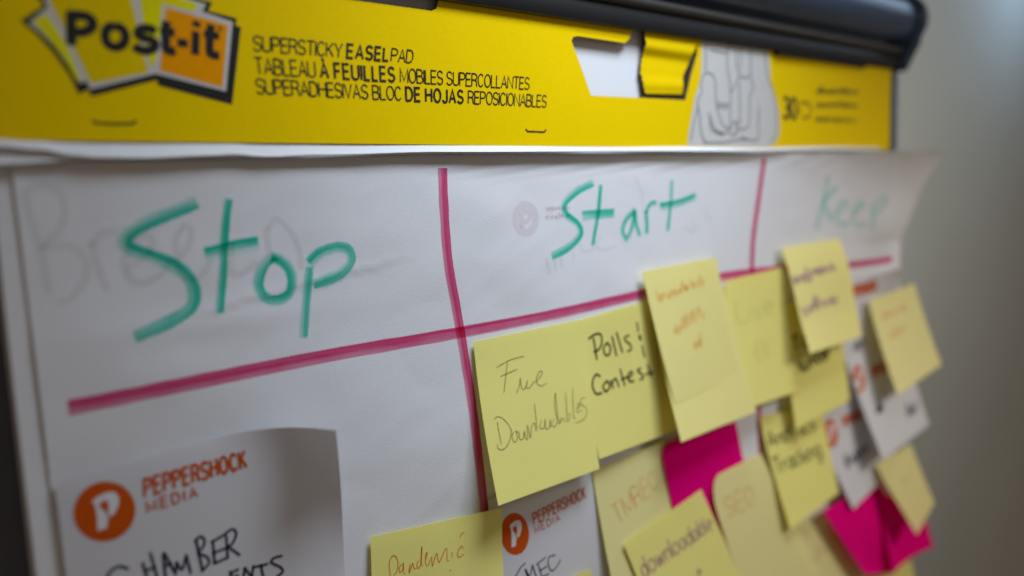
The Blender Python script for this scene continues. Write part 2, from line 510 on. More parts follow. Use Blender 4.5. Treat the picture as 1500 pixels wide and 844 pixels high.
easel = empty('easel', (0.31, 0.02, -0.85), 'dark easel whose black rounded clamp bar grips the pad along its top', 'easel')
box('back_board', -0.30, 0.6480, 0.0125, 0.021, -0.85, 0.115, M['board'], easel, 0.001)
box('edge_trim', 0.6280, 0.6372, 0.0004, 0.0120, -0.85, 0.066, M['plastic'], easel, 0.0006)
box('edge_strip', 0.6375, 0.6480, 0.0002, 0.0120, -0.85, 0.066, M['boardedge'], easel, 0.0008)

def extrude_profile(name, prof, x0, x1, mat, parent, smooth=True):
    n = len(prof)
    xs = [x0, x1]
    V = [(x, -h, z) for x in xs for h, z in prof]
    F = [(i, n + i, n + (i + 1) % n, (i + 1) % n) for i in range(n)]
    F += [tuple(reversed(range(n))), tuple(range(n, 2 * n))]
    o = link(name, V, F, mat, parent)
    me = o.data
    if smooth:
        me.polygons.foreach_set('use_smooth', [True] * n + [False, False])
        es = o.modifiers.new('bevel', 'BEVEL'); es.width = 0.0006; es.segments = 2; es.limit_method = 'ANGLE'; es.angle_limit = math.radians(40)
        me.set_sharp_from_angle(angle=math.radians(40))
    return o

def tube_arc(c, r, a0, a1, n=28):
    return [(c[0] + r * math.cos(math.radians(a0 + (a1 - a0) * k / n)), c[1] + r * math.sin(math.radians(a0 + (a1 - a0) * k / n))) for k in range(n + 1)]

strip = [(0.0038, 0.0645), (0.0062, 0.0645), (0.0066, 0.0650), (0.0066, 0.0752), (0.0062, 0.0758), (0.0, 0.0758), (0.0, 0.0660)]
extrude_profile('clamp_strip', strip, -0.30, 0.632, M['plastic'], easel)
ridge = [(0.0, 0.0760), (0.0070, 0.0762), (0.0092, 0.0775), (0.0098, 0.0795), (0.0088, 0.0815), (0.0060, 0.0826), (0.0, 0.0826)]
extrude_profile('clamp_ridge', ridge, -0.30, 0.634, solid('ridge_highlight_plastic', (0.06, 0.058, 0.058), 0.38, 0.5), easel)  # grey base colour carries the highlight along the black clamp's ridge
tube = [(-0.008, 0.0835)] + tube_arc((0.0030, 0.1030), 0.0175, -95, 120) + [(-0.008, 0.1195)]
extrude_profile('clamp_tube', tube, -0.30, 0.633, M['tube'], easel)
cap = [(-0.010, 0.0665), (0.0060, 0.0668), (0.0090, 0.0730), (0.0150, 0.0840)] + tube_arc((0.0020, 0.1035), 0.0190, -40, 115, 20) + [(-0.010, 0.1215)]
co = extrude_profile('end_cap', cap, 0.6345, 0.6465, M['tube'], easel)
co.modifiers['bevel'].width = 0.0045; co.modifiers['bevel'].segments = 5
jaw = [(0.0038, 0.0622), (0.0064, 0.0622), (0.0070, 0.0630), (0.0070, 0.0643), (0.0038, 0.0643)]
extrude_profile('clamp_jaw', jaw, pp(1136, 77, .005).x, pp(1264, 96, .005).x, M['plastic'], easel)

# ------------------------------------------------------------------ the pad: pages, torn stubs, yellow card
pad = empty('easel_pad', (0.318, 0.006, -0.78), 'easel pad with a printed yellow card header and torn page stubs under it', 'easel pad')
box('page_block', 0.0, 0.6275, 0.0008, 0.0120, -0.78, 0.090, M['page'], pad)
# the front page, slightly uneven along its left edge
def sheet_grid(x0, x1, z0, z1, nx, nz, hf, xf=None):
    V = []
    for j in range(nz + 1):
        for i in range(nx + 1):
            s, t = i / nx, j / nz
            z = z0 + (z1 - z0) * t
            a, b = (xf(z) if xf else (x0, x1))
            x = a + (b - a) * s
            V.append(Vector((x, -hf(x, z), z)))
    F = [(j * (nx + 1) + i, (j + 1) * (nx + 1) + i, (j + 1) * (nx + 1) + i + 1, j * (nx + 1) + i + 1) for j in range(nz) for i in range(nx)]
    return V, F

def thick(name, V, F, nx, nz, mat, parent, th=0.00012, mat_back=None):
    """closes a grid into a thin sheet with a back and a rim"""
    n = len(V)
    nor = [Vector((0, 0, 0)) for _ in V]
    for f in F:
        nn = (V[f[1]] - V[f[0]]).cross(V[f[2]] - V[f[0]])
        for i in f:
            nor[i] += nn
    W = [v - q.normalized() * th for v, q in zip(V, nor)]
    FF = list(F) + [tuple(n + i for i in reversed(f)) for f in F]
    b = [i for i in range(nx + 1)] + [(j + 1) * (nx + 1) - 1 for j in range(1, nz + 1)] + [nz * (nx + 1) + i for i in range(nx - 1, -1, -1)] + [j * (nx + 1) for j in range(nz - 1, 0, -1)]
    for k in range(len(b)):
        a, c = b[k], b[(k + 1) % len(b)]
        FF.append((a, c, n + c, n + a))
    o = link(name, V + W, FF, mat, parent, smooth=True)
    o.data.set_sharp_from_angle(angle=math.radians(60))
    return o

V, F = sheet_grid(0, 0, -0.002, -0.78, 60, 160, lambda x, z: 0.0004 + 0.0005 * math.exp(-x / 0.02) * (1 + math.sin(z * 21)), lambda z: (0.0006 + 0.0007 * math.sin(z * 17), 0.6273))
thick('front_page', V, F, 60, 160, M['page'], pad, 0.0001)

# stubs of torn off pages hang below the card; bottom edge given along the photo's line
def stub(edge, h0, h1, top_z, tear, seed):
    r = random.Random(seed)
    pts = [pp(x, y, h1) for x, y in edge]
    nx, nz = 320, 6
    x0, x1 = pts[0].x, pts[-1].x
    V = []
    ph = [r.uniform(0, 6) for _ in range(5)]
    bot = []
    for i in range(nx + 1):
        x = x0 + (x1 - x0) * i / nx
        for a, b in zip(pts, pts[1:]):
            if a.x <= x <= b.x + 1e-9:
                u = (x - a.x) / (b.x - a.x); u = u * u * (3 - 2 * u)
                z = a.z + (b.z - a.z) * u
                break
        z += tear * (math.sin(x * 900 + ph[0]) + 0.7 * math.sin(x * 2100 + ph[1]) + 0.5 * math.sin(x * 310 + ph[2])) * 0.4
        if r.random() < 0.03:
            z += r.uniform(-1, 1) * tear * 2
        bot.append(z)
    for j in range(nz + 1):
        t = j / nz
        for i in range(nx + 1):
            x = x0 + (x1 - x0) * i / nx
            lift = h0 + (h1 - h0) * t ** 1.6 + 0.0003 * t * math.sin(x * 40 + ph[3])
            V.append(Vector((x, -lift, top_z + (bot[i] - top_z) * t)))
    F = [(j * (nx + 1) + i, (j + 1) * (nx + 1) + i, (j + 1) * (nx + 1) + i + 1, j * (nx + 1) + i + 1) for j in range(nz) for i in range(nx)]
    return V, F, nx, nz

sb = stub([(-60, 241), (0, 240), (130, 234), (300, 231), (400, 231), (640, 225), (745, 224.5), (1000, 224), (1290, 221)], 0.0010, 0.0046, 0.006, 0.00006, 3)
thick('page_stub', *sb[:2], sb[2], sb[3], M['page'], pad, 0.0001)
sa = stub([(-60, 208), (0, 214), (60, 219), (105, 227), (140, 230.5), (210, 231.5), (300, 228), (345, 226), (385, 229.5), (470, 226.5), (640, 222.5), (1000, 221), (1290, 219)], 0.0012, 0.0054, 0.006, 0.00003, 5)
thick('page_stub', *sa[:2], sa[2], sa[3], M['page'], pad, 0.0001)

HC = 0.0036            # the card's front stands this far off the page
hole1 = [(837, 60), (840, 54), (848, 53), (915, 63), (921, 58), (927, 44), (940, 41), (1021, 57), (1021, 80), (1012, 112), (1004, 147), (930, 143), (866, 140), (852, 100)]
hole2 = [(478, -7), (505, -1), (560, 6), (632, 16), (639, 13), (641, 6), (643, -4), (640, -14), (500, -34)]
def subdiv(px, n=6):
    out = []
    for a, b in zip(px, px[1:] + px[:1]):
        out += [(a[0] + (b[0] - a[0]) * k / n, a[1] + (b[1] - a[1]) * k / n) for k in range(n)]
    return out
rr = random.Random(4)
tl_, tr_ = pp(1303, 90, HC), pp(1303, 222, HC)
outer_w = [(-0.03, 0.0), (0.15, 0.0002), (0.30, 0.0), (0.45, 0.0001), (0.6265, -0.0004), (0.6270, 0.0), (0.6272, 0.075), (0.6265, 0.0755), (-0.03, 0.0755)]
def to_w(px):
    return [(p.x, p.z) for p in (pp(x, y, HC) for x, y in px)]
card = poly('card_header', outer_w, HC, M['card'], pad, holes=[to_w(subdiv(hole1, 2)), to_w(hole2)], depth=0.0016, edge_mat=M['cardedge'], world_pts=True)

# the torn flap, bent into folds, inside the first opening
rowsL = [(944, 42), (947, 66), (941, 84), (938, 104), (943, 124), (945, 137)]
rowsR = [(1024, 56), (1016, 76), (1008, 94), (1000, 112), (1001, 126), (999, 138)]
hh = [HC + 0.0001, HC + 0.0006, HC - 0.0018, HC - 0.0016, HC - 0.0010, HC - 0.0016]
V = []; nx = 14; nz = 30
for j in range(nz + 1):
    t = j / nz * 5; k = min(int(t), 4); u = t - k
    us = u * u * (3 - 2 * u)
    for i in range(nx + 1):
        s = i / nx
        L_ = (rowsL[k][0] * (1 - u) + rowsL[k + 1][0] * u + rr.uniform(-1.1, 1.1) * (1 if i == 0 else 0), rowsL[k][1] * (1 - u) + rowsL[k + 1][1] * u)
        R_ = (rowsR[k][0] * (1 - u) + rowsR[k + 1][0] * u, rowsR[k][1] * (1 - u) + rowsR[k + 1][1] * u)
        h = hh[k] * (1 - us) + hh[k + 1] * us
        V.append(pp(L_[0] * (1 - s) + R_[0] * s, L_[1] * (1 - s) + R_[1] * s, h))
F = [(j * (nx + 1) + i, (j + 1) * (nx + 1) + i, (j + 1) * (nx + 1) + i + 1, j * (nx + 1) + i + 1) for j in range(nz) for i in range(nx)]
fo = thick('torn_flap', V, F, nx, nz, M['card'], pad, 0.0009)
fo.data.materials.append(M['cardedge'])
nf = len(F)
for p in fo.data.polygons:
    if p.index >= nf:
        p.material_index = 1
poly('flap_gap_shade', [(942, 46), (1030, 60), (1012, 152), (940, 150)], 0.0012, M['recess'], pad)  # dark card sheet; the deep gap's shade is put into its colour
# remainder of the opening's upper fold
V = []
for (x, y, h) in [(843, 45, HC + .0001), (923, 58, HC + .0001), (917, 64, HC - .0028), (844, 53, HC - .0028)]:
    V.append(pp(x, y, h))
link('bent_tab', V, [(3, 2, 1, 0)], M['card'], card)

# print on the card
HP = HC + 0.00015
logo = empty('logo_print', pp(190, 70, HP), '', '')
del logo['label'], logo['category']
logo.parent = pad; logo.matrix_parent_inverse = Matrix.Translation(-pad.location)
def lp(name, px, lay, mat):
    o = poly(name, px, HP + lay * 0.00006, mat, None)
    o.parent = logo; o.matrix_parent_inverse = (logo.matrix_parent_inverse @ Matrix.Translation(logo.location)).inverted() @ Matrix.Identity(4)
    o.matrix_parent_inverse = Matrix.Translation(-pp(190, 70, HP))
    return o
lp('black_backing', [(30, 30), (64, 9), (48, -16), (150, -30), (245, -16), (311, 4), (305, 16), (347, 27), (345, 37), (353, 40), (340, 153), (232, 125), (230, 117), (134, 141), (129, 131), (116, 138), (102, 110), (78, 76), (52, 48)], 0, M['black'])
lp('white_border', [(42, 34), (70, 10), (57, -16), (190, -22), (236, -14), (302, 6), (296, 17), (341, 32), (331, 134), (228, 108), (132, 131), (126, 117), (119, 123), (98, 93), (80, 68), (60, 48)], 1, M['whiteprint'])
lp('lime_note', [(48, 31), (68, 20), (92, 56), (104, 80), (118, 118), (113, 119), (96, 88), (76, 62)], 2, M['lime'])
lp('gold_note', [(80, 16), (66, -14), (188, -22), (197, 20), (206, 62), (217, 106), (134, 122), (118, 90), (104, 62), (92, 36)], 2, M['gold'])
lp('lime_note', [(203, -20), (236, -12), (290, 6), (284, 17), (238, 5), (232, 70), (226, 96), (219, 95), (210, 40)], 2, M['lime'])
lp('orange_note', [(243, 11), (334, 37), (326, 128), (234, 103)], 2, M['orange'])
rb = Ribbons(Flat(HP + 0.00022), 0)
glyphs = {
 'P': [[(104, 17), (105, 66)], [(98, 22), (122, 23), (133, 28), (136, 36), (131, 43), (120, 47), (104, 46)]],
 'o': [[(168, 37), (158, 41), (154, 52), (158, 64), (168, 69), (179, 66), (184, 55), (180, 43), (168, 37)]],
 's': [[(228, 47), (220, 42), (208, 42), (202, 48), (207, 54), (220, 58), (227, 63), (225, 71), (213, 74), (202, 71), (197, 66)]],
 't': [[(244, 31), (243, 66), (247, 74), (257, 75)], [(235, 45), (256, 48)]],
}
for k_, ss in glyphs.items():
    for s in ss:
        rb.stroke(s, 3.0 if k_ != 'P' else 3.2, True, n=5)
rb.stroke([(260, 62), (275, 64)], 2.9, False)
rb.stroke([(287, 46), (286, 80)], 2.9, False); rb.stroke([(288, 31), (287.5, 39)], 2.9, False)
rb.stroke([(309, 36), (307, 72), (311, 80), (321, 81)], 3.0, True, n=5); rb.stroke([(299, 49), (321, 53)], 2.6, False)
rb.stroke([(322 + 2.6 * math.cos(a * .6), 42 + 3.5 * math.sin(a * .6)) for a in range(12)], 0.35, False)
o = rb.build('logo_lettering', M['black'], None)
o.parent = logo; o.matrix_parent_inverse = Matrix.Translation(-pp(190, 70, HP))

rb = Ribbons(Flat(HP), 0)
set_text(rb, 'SUPERSTICKY EASELPAD', [(371, 52), (606, 74), (604, 92), (372, 74)], 0.62, 0.10, bold=[(12, 17, 1.05)])
rb.build('printed_line', M['thin'], pad)
rb = Ribbons(Flat(HP), 0)
set_text(rb, 'TABLEAU À FEUILLES MOBILES SUPERCOLLANTES', [(372, 84), (776, 114), (775, 131), (375, 108)], 0.62, 0.10, bold=[(8, 18, 1.05)])
rb.build('printed_line', M['thin'], pad)
rb = Ribbons(Flat(HP), 0)
set_text(rb, 'SUPERADHESIVAS BLOC DE HOJAS REPOSICIONABLES', [(374, 115), (801, 140), (800, 157), (377, 137)], 0.62, 0.10, bold=[(20, 28, 1.05)])
rb.build('printed_line', M['thin'], pad)
for cm in [[(136, 176), (140, 180), (168, 181.5), (194, 181), (200, 177)], [(770, 189), (773, 192.5), (797, 193.5), (800, 190)]]:
    rb = Ribbons(Flat(HP), 0)
    rb.stroke(cm, 0.8, False)
    rb.build('cut_mark', M['thin'], pad)
rb = Ribbons(Flat(HP), 0)
set_text(rb, '30', [(1148, 143), (1167, 144), (1167, 174), (1148, 173)], 2.6, 0.15, smooth=True)
rb.build('printed_number', M['thin'], pad)
rb = Ribbons(Flat(HP), 0)
rb.stroke([(1172, 152), (1180, 150), (1187, 156), (1189, 163)], 1.4); rb.stroke([(1188, 167), (1182, 173), (1175, 171)], 1.4); rb.stroke([(1171, 166), (1170, 158)], 1.4)
for k, y in enumerate((133, 153, 174)):
    scribble(rb, [(1196, y - 6), (1256, y - 3 + k), (1256, y + 5), (1196, y + 4)], 1.1, 21, 30 + k)
rb.build('small_print', M['thin'], pad)

# drawing of people printed on the card
dr = poly('printed_drawing', [(1028, 40), (1028, 80), (1027, 110), (1023, 128), (1018, 142), (1013, 170), (1009, 196), (1007, 213), (1060, 214), (1126, 215), (1137, 208), (1142, 194), (1141, 165), (1137, 145), (1129, 126), (1128, 100), (1124, 60), (1118, 40)], HP, M['greyprint'], pad)
rb = Ribbons(Flat(HP + 0.00008), 0)
for s in [[(1029, 135), (1027, 125), (1030, 112), (1036, 107), (1044, 110), (1048, 120), (1048, 140), (1050, 150)], [(1034, 62), (1034, 105)], [(1040, 73), (1066, 79)],
          [(1028, 136), (1022, 148), (1025, 170), (1027, 195), (1034, 209)], [(1039, 165), (1041, 185), (1048, 194), (1060, 198)], [(1049, 150), (1052, 165), (1060, 185), (1068, 188)],
          [(1050, 152), (1068, 153)], [(1051, 157), (1067, 158)], [(1067, 62), (1065, 95), (1069, 120), (1070, 137)], [(1078, 70), (1079, 95), (1083, 106), (1080, 118), (1070, 138)], [(1084, 112), (1091, 114), (1098, 111)],
          [(1070, 140), (1070, 160), (1069, 190)], [(1085, 62), (1085, 100)], [(1100, 62), (1100, 110), (1104, 128), (1098, 140)], [(1083, 120), (1084, 180)], [(1098, 140), (1098, 175), (1094, 187), (1083, 190)],
          [(1112, 155), (1111, 180), (1109, 205), (1085, 201)], [(1120, 62), (1124, 110), (1132, 130), (1137, 160), (1138, 195), (1130, 207)], [(1062, 195), (1070, 190), (1075, 178), (1080, 192), (1074, 198), (1068, 196)],
          [(1030, 209), (1060, 209), (1080, 205), (1108, 206)], [(1012, 206), (1017, 178), (1023, 153)], [(1041, 170), (1046, 188), (1062, 196)], [(1076, 196), (1082, 186), (1079, 176)]]:
    rb.stroke(s, 1.15, True, n=4)
rb.build('drawing_lines', M['greyline'], pad)

# ------------------------------------------------------------------ the sheet with the three columns
def crease_d(x, z):
    # distance above the long crease that runs up to the right through the first word
    a, b = CRA, CRB
    t = (x - a[0]) / (b[0] - a[0])
    zc = a[1] + (b[1] - a[1]) * t + 0.0006 * math.sin(x * 260) + 0.0004 * math.sin(x * 700 + 1)
    env = max(0.0, min(1.0, min(t / 0.12, (1 - t) / 0.25)))
    return z - zc, env
p1, p2 = pp(280, 462, .0015), pp(612, 374, .0015)
CRA, CRB = (p1.x, p1.z), (p2.x, p2.z)

def sm(v):
    v = max(0.0, min(1.0, v)); return v * v * (3 - 2 * v)

from mathutils import noise as mnoise
def sheet_h(x, z):
    h = 0.0009 + 0.0009 * mnoise.noise(Vector((x * 11, z * 16, 3))) + 0.00032 * mnoise.noise(Vector((x * 34 + z * 20, z * 45 - x * 12, 8))) - 0.00022 * abs(mnoise.noise(Vector((x * 26, z * 60 - x * 30, 5)))) + 0.00030 * math.sin(x * 14 + z * 9) + 0.0002 * math.sin(z * 60 + x * 22)
    # soft wrinkles under the first word and along the top edge
    d, env = crease_d(x, z)
    if env > 0:
        h += env * (0.00050 * math.exp(-max(0, d) / 0.004) if d > 0 else 0.00050 * math.exp(d / 0.0006)) 
    h = max(0.0007, min(h, 0.0021))
    h += 0.0005 * math.exp(-((z + 0.068) / 0.006) ** 2) * math.exp(-((x - 0.07) / 0.05) ** 2)
    h += 0.00018 * math.sin(x * 150 + 8 * math.sin(z * 200)) * math.exp(-(z + 0.009) ** 2 / 0.00003) * sm((x - 0.15) / 0.05)
    # left edge lifts a little
    h += 0.0022 * math.exp(-(x - 0.004) / 0.010) * (0.8 + 0.4 * math.sin(z * 20))
    # the right hand corner curls towards the viewer
    c = sm((x - 0.520) / 0.125) ** 1.25
    v = 0.0340 + 0.36 * z if z > -0.075 else 0.0070
    v = max(v, 0.0070)
    h += c * v
    # the top edge turns forward towards the right
    h += sm((x - 0.40) / 0.22) * 0.0075 * math.exp((z + 0.008) / 0.015)
    # soft bulge below the curl
    h += 0.004 * math.exp(-((x - 0.605) / 0.028) ** 2 - ((z + 0.062) / 0.022) ** 2)
    return h
def sheet_x(z):
    return (0.0062 - 0.0006 * math.sin(z * 12) - z * 0.003 + (0.0035 * sm((-z - 0.125) / 0.012)), 0.640 + 0.0004 * math.sin(z * 90))
def top_z(x):
    return 0
topline = [pp(x, y, 0.003) for x, y in [(-60, 244), (0, 243), (130, 238), (400, 233), (640, 227), (1000, 225.5), (1290, 224)]]
def zt(x):
    if x > topline[-1].x:
        return topline[-1].z - (x - topline[-1].x) * 0.0
    for a, b in zip(topline, topline[1:]):
        if a.x <= x <= b.x:
            return a.z + (b.z - a.z) * (x - a.x) / (b.x - a.x)
    return topline[0].z
nx, nz = 430, 230
V = []
for j in range(nz + 1):
    t = j / nz
    tt = t * 0.62 if t < 0.85 else 0.527 + (t - 0.85) / 0.15 * 0.473      # fine rows where the photo looks
    for i in range(nx + 1):
        s = i / nx
        z = -0.75 * (tt ** 1.15)
        a, b = sheet_x(z)
        x = a + (b - a) * s
        z2 = zt(x) * (1 - tt) + z
        V.append(Vector((x, -sheet_h(x, z2), z2)))
F = [(j * (nx + 1) + i, (j + 1) * (nx + 1) + i, (j + 1) * (nx + 1) + i + 1, j * (nx + 1) + i + 1) for j in range(nz) for i in range(nx)]
sheet = empty('chart_sheet', (0.32, 0, -0.75), 'large white chart sheet with Stop, Start and Keep columns, its upper right corner curling forward', 'paper sheet')
thick('paper', V, F, nx, nz, M['sheet'], sheet, 0.00012)
S0 = Surf(V, F)

rb = Ribbons(S0, 0.00008)
rb.many([[(110, 170), (150, 300), (190, 430), (215, 560), (240, 650)], [(120, 170), (200, 130), (280, 170), (310, 260), (280, 350), (200, 430), (330, 420), (410, 500), (400, 600), (330, 680), (270, 690)],
         [(430, 400), (470, 540), (515, 640)], [(440, 430), (480, 370), (560, 360)], [(600, 540), (720, 450), (720, 380), (640, 400), (590, 520), (650, 600), (760, 570), (820, 480)],
         [(850, 500), (900, 420), (915, 360), (880, 330), (840, 400), (850, 520), (900, 580), (950, 575), (1010, 500)], [(1110, 400), (1100, 540), (1150, 560), (1230, 500)], [(1270, 330), (1290, 500)], [(1280, 350), (1320, 295), (1390, 360), (1430, 450), (1435, 540)]],
        2.6, 0, 230, 3.261)
rb.build('bled_through_writing', M['ghost'], sheet, 'faint grey writing bled through behind the first word')
rb = Ribbons(S0, 0.00008)
rb.many([[(375, 590), (395, 680)], [(420, 600), (425, 660)], [(455, 580), (460, 640)], [(520, 560), (525, 610)], [(560, 510), (580, 560), (640, 540)], [(680, 470), (650, 520), (690, 550), (760, 520)],
         [(860, 140), (900, 230), (905, 300)], [(1130, 420), (1190, 450), (1180, 380)], [(1230, 310), (1290, 400)]], 1.8, 700, 220, 3.75)
rb.build('bled_through_writing', M['ghost'], sheet, 'faint grey writing bled through behind the middle word')
rb = Ribbons(S0, 0.00006)
cx, cy = 770, 321
rb.stroke([(cx + 15 * math.cos(a / 20 * 6.2832), cy + 20 * math.sin(a / 20 * 6.2832)) for a in range(21)], 4.6, False)
rb.stroke([(763, 312), (765, 334)], 3.0, False); rb.stroke([(766, 310), (776, 314), (773, 324), (767, 325)], 2.2)
for y in (306, 318):
    scribble(rb, [(798, y - 5), (836, y - 7), (836, y + 1), (798, y + 4)], 1.6, 9, int(y))
rb.build('bled_through_logo', M['ghostred'], sheet, 'faint reddish round logo bled through left of the middle word')

rb = Ribbons(S0, 0.00010)
rb.stroke([(100, 598), (300, 557), (480, 521), (668, 488), (800, 463), (940, 431), (1055, 406), (1150, 394), (1240, 389), (1306, 380)], 5.6, wob=0.03)
rb.build('marker_line', M['pink'], sheet, 'long crimson marker line that rises to the right')
rb = Ribbons(S0, 0.00016)
rb.stroke([(648, 246), (650, 300), (656, 380), (668, 450), (680, 520), (695, 620), (711, 760)], 5.2, wob=0.03)
rb.build('marker_line', M['pink'], sheet, 'upright crimson marker line between Stop and Start')
rb = Ribbons(S0, 0.00022)
rb.stroke([(1119, 232), (1111, 290), (1103, 350), (1101, 405), (1104, 480), (1110, 580), (1116, 700)], 5.4, wob=0.03)
rb.build('marker_line', M['pink'], sheet, 'upright crimson marker line between Start and Keep')

rb = Ribbons(S0, 0.00030)
ox, oy, sc = 160, 260, 3.376
rb.many([[(432, 118), (330, 165), (200, 215), (115, 265), (80, 305), (100, 350), (200, 385), (310, 430), (385, 485), (420, 565), (400, 645), (310, 705), (210, 750), (125, 785)]], 4.9, ox, oy, sc, wob=0.05)
rb.many([[(587, 105), (575, 220), (565, 340), (560, 480), (545, 668)]], 3.4, ox, oy, sc, wob=0.04)
rb.many([[(475, 382), (600, 350), (738, 322)]], 5.6, ox, oy, sc, wob=0.03)
rb.many([[(820, 385), (765, 430), (737, 520), (765, 588), (830, 605), (888, 575), (905, 500), (885, 440), (835, 400), (800, 390)]], 4.4, ox, oy, sc, wob=0.05)
rb.many([[(988, 440), (978, 560), (965, 700), (960, 788)]], 3.8, ox, oy, sc, wob=0.04)
rb.many([[(990, 425), (1040, 375), (1120, 345), (1178, 358), (1192, 410), (1150, 465), (1080, 500), (1010, 525)]], 4.8, ox, oy, sc, wob=0.05)
rb.build('marker_word', M['teal'], sheet, 'Stop written in broad teal marker')
rb = Ribbons(S0, 0.00030)
ox, oy, sc = 700, 220, 3.75
rb.many([[(632, 175), (540, 225), (475, 290), (480, 350), (545, 405), (560, 460), (500, 530), (405, 580)]], 4.4, ox, oy, sc, wob=0.05)
rb.many([[(672, 190), (660, 330), (645, 420), (628, 520)], [(1062, 165), (1055, 290), (1040, 440)]], 3.0, ox, oy, sc)
rb.many([[(572, 360), (650, 352), (748, 345)]], 5.2, ox, oy, sc)
rb.many([[(860, 325), (812, 380), (792, 440), (815, 488), (845, 430), (860, 340)], [(860, 325), (868, 410), (888, 470)], [(918, 330), (925, 390), (925, 458)], [(922, 350), (945, 300), (980, 290)]], 3.4, ox, oy, sc)
rb.many([[(1000, 308), (1100, 290), (1195, 252)]], 4.4, ox, oy, sc)
rb.build('marker_word', M['teal'], sheet, 'Start written in broad teal marker')
rb = Ribbons(S0, 0.00030)
ox, oy, sc = 1080, 220, 3.75
rb.many([[(497, 140), (475, 260), (430, 440)], [(545, 205), (472, 290), (520, 380)]], 4.6, ox, oy, sc)
rb.many([[(545, 350), (600, 310), (590, 280), (550, 310), (545, 380), (575, 410), (615, 395)], [(630, 355), (690, 310), (680, 285), (640, 320), (635, 385), (665, 420), (710, 400)], [(740, 300), (745, 400), (735, 440)], [(745, 310), (800, 260), (815, 290), (755, 350)]], 3.2, ox, oy, sc)
rb.build('marker_word', M['tealfaint'], sheet, 'Keep written in drier teal marker')

# ------------------------------------------------------------------ notes
GY = 'sticky notes on the chart sheet'
def note(name, label, cat, mat, px, hs, group=None, p=1.5, nx=22, nz=22, rnd=None, extra=None, th=0.00013, curl=None):
    """px: photo corners TL TR BR BL (or world x, z when tagged 'w'); hs: their distance in mm off the pad; p: how late the sheet leaves it"""
    hs = [h * 0.001 for h in hs]
    C4 = []
    for q, h in zip(px, hs):
        C4.append(Vector((q[1], -h, q[2])) if q[0] == 'w' else pp(q[0], q[1], h))
    TL, TR, BR, BL = C4
    V = []
    for j in range(nz + 1):
        for i in range(nx + 1):
            s, t = i / nx, j / nz
            if rnd:
                ci, r = rnd
                fs = s if ci in ('TL', 'BL') else 1 - s
                ft = t if ci in ('TL', 'TR') else 1 - t
                if fs < r and ft < r:
                    dx, dy = (r - fs) / r, (r - ft) / r
                    m = max(dx, dy); l = math.hypot(dx, dy) or 1
                    dx, dy = dx / l * m, dy / l * m
                    fs, ft = r - dx * r, r - dy * r
                    s = fs if ci in ('TL', 'BL') else 1 - fs
                    t = ft if ci in ('TL', 'TR') else 1 - ft
            P = (TL * (1 - s) + TR * s) * (1 - t) + (BL * (1 - s) + BR * s) * t
            ht = hs[0] * (1 - s) + hs[1] * s
            hb = hs[3] * (1 - s) + hs[2] * s
            h = ht + (hb - ht) * t ** p
            if extra:
                h += extra(s, t)
            Q = Vector((P.x, -h, P.z))
            if curl:
                cx_, cy_, ch, es, et, pw = curl
                wt = max(0.0, 1 - (1 - s) / es) ** pw * max(0.0, 1 - t / et) ** pw
                Q += (pp(cx_, cy_, ch * 0.001) - TR) * wt
            V.append(Q)
    F = [(j * (nx + 1) + i, (j + 1) * (nx + 1) + i, (j + 1) * (nx + 1) + i + 1, j * (nx + 1) + i + 1) for j in range(nz) for i in range(nx)]
    base = (TL + TR + BR + BL) / 4
    root = empty(name, base, label, cat, group)
    thick('paper', V, F, nx, nz, mat, root, th)
    return root, Surf(V, F)

def memo_print(root, surf, c, rx, ry, q1, q2, w=1.25, rot=0.0, clip=None):
    """rust coloured round P logo with the two lines of lettering"""
    k = 40
    def E(sx, sy, dx=0, dy=0):
        return [(c[0] + dx + sx * rx * math.cos(a / k * 6.2832) + rot * sy * ry * math.sin(a / k * 6.2832), c[1] + dy + sy * ry * math.sin(a / k * 6.2832) - 0.16 * sx * rx * math.cos(a / k * 6.2832)) for a in range(k)]
    e = E(1, 1)
    if clip:
        e = [(max(x, clip), y) for x, y in e]
    poly('round_logo', e, 0, M['rust'], root, surf=surf, lift=0.00015)
    def T(pts):
        return [(c[0] + x * rx + rot * y * ry, c[1] - y * ry - 0.16 * x * rx) for x, y in pts]
    pout = T([(-.46, .42), (-.30, .56), (0.0, .66), (.26, .62), (.42, .42), (.44, .16), (.34, -.14), (.20, -.22), (.16, -.10), (.14, -.30), (.14, -.60), (-.16, -.64), (-.22, -.20), (-.32, .20)])
    poly('logo_letter', pout, 0, M['memoprint'], root, surf=surf, lift=0.00027)
    poly('logo_seed', T([(-.16, .34), (-.02, .40), (.08, .30), (.12, .10), (.13, -.22), (.05, .0), (-.10, .12), (-.20, .22)]), 0, M['rust'], root, surf=surf, lift=0.00040)
    rb = Ribbons(surf, 0.00018)
    set_text(rb, 'PEPPERSHOCK', q1, w, 0.24)
    rb.build('printed_name', M['rust'], root)
    if q2:
        rb = Ribbons(surf, 0.00018)
        set_text(rb, 'MEDIA', q2, w * 0.62, 0.34)
        rb.build('printed_word', M['rust'], root)

def write(root, surf, strokes, mat, w, ox, oy, sc, name='handwriting', label=None, **kw):
    rb = Ribbons(surf, 0.00012)
    rb.many(strokes, w, ox, oy, sc, **kw)
    return rb.build(name, mat, root, label)

def words(root, surf, items, mat, w, jitter=0.03, track=0.14):
    rb = Ribbons(surf, 0.00012)
    for text, q in items:
        set_text(rb, text, q, w, track, jitter, True)
    return rb.build('handwriting', mat, root)

def scrawl(root, surf, items, mat, w):
    rb = Ribbons(surf, 0.00012)
    for k, (q, n) in enumerate(items):
        scribble(rb, q, w, n, 11 * k + int(q[0][0]))
    return rb.build('handwriting', mat, root)

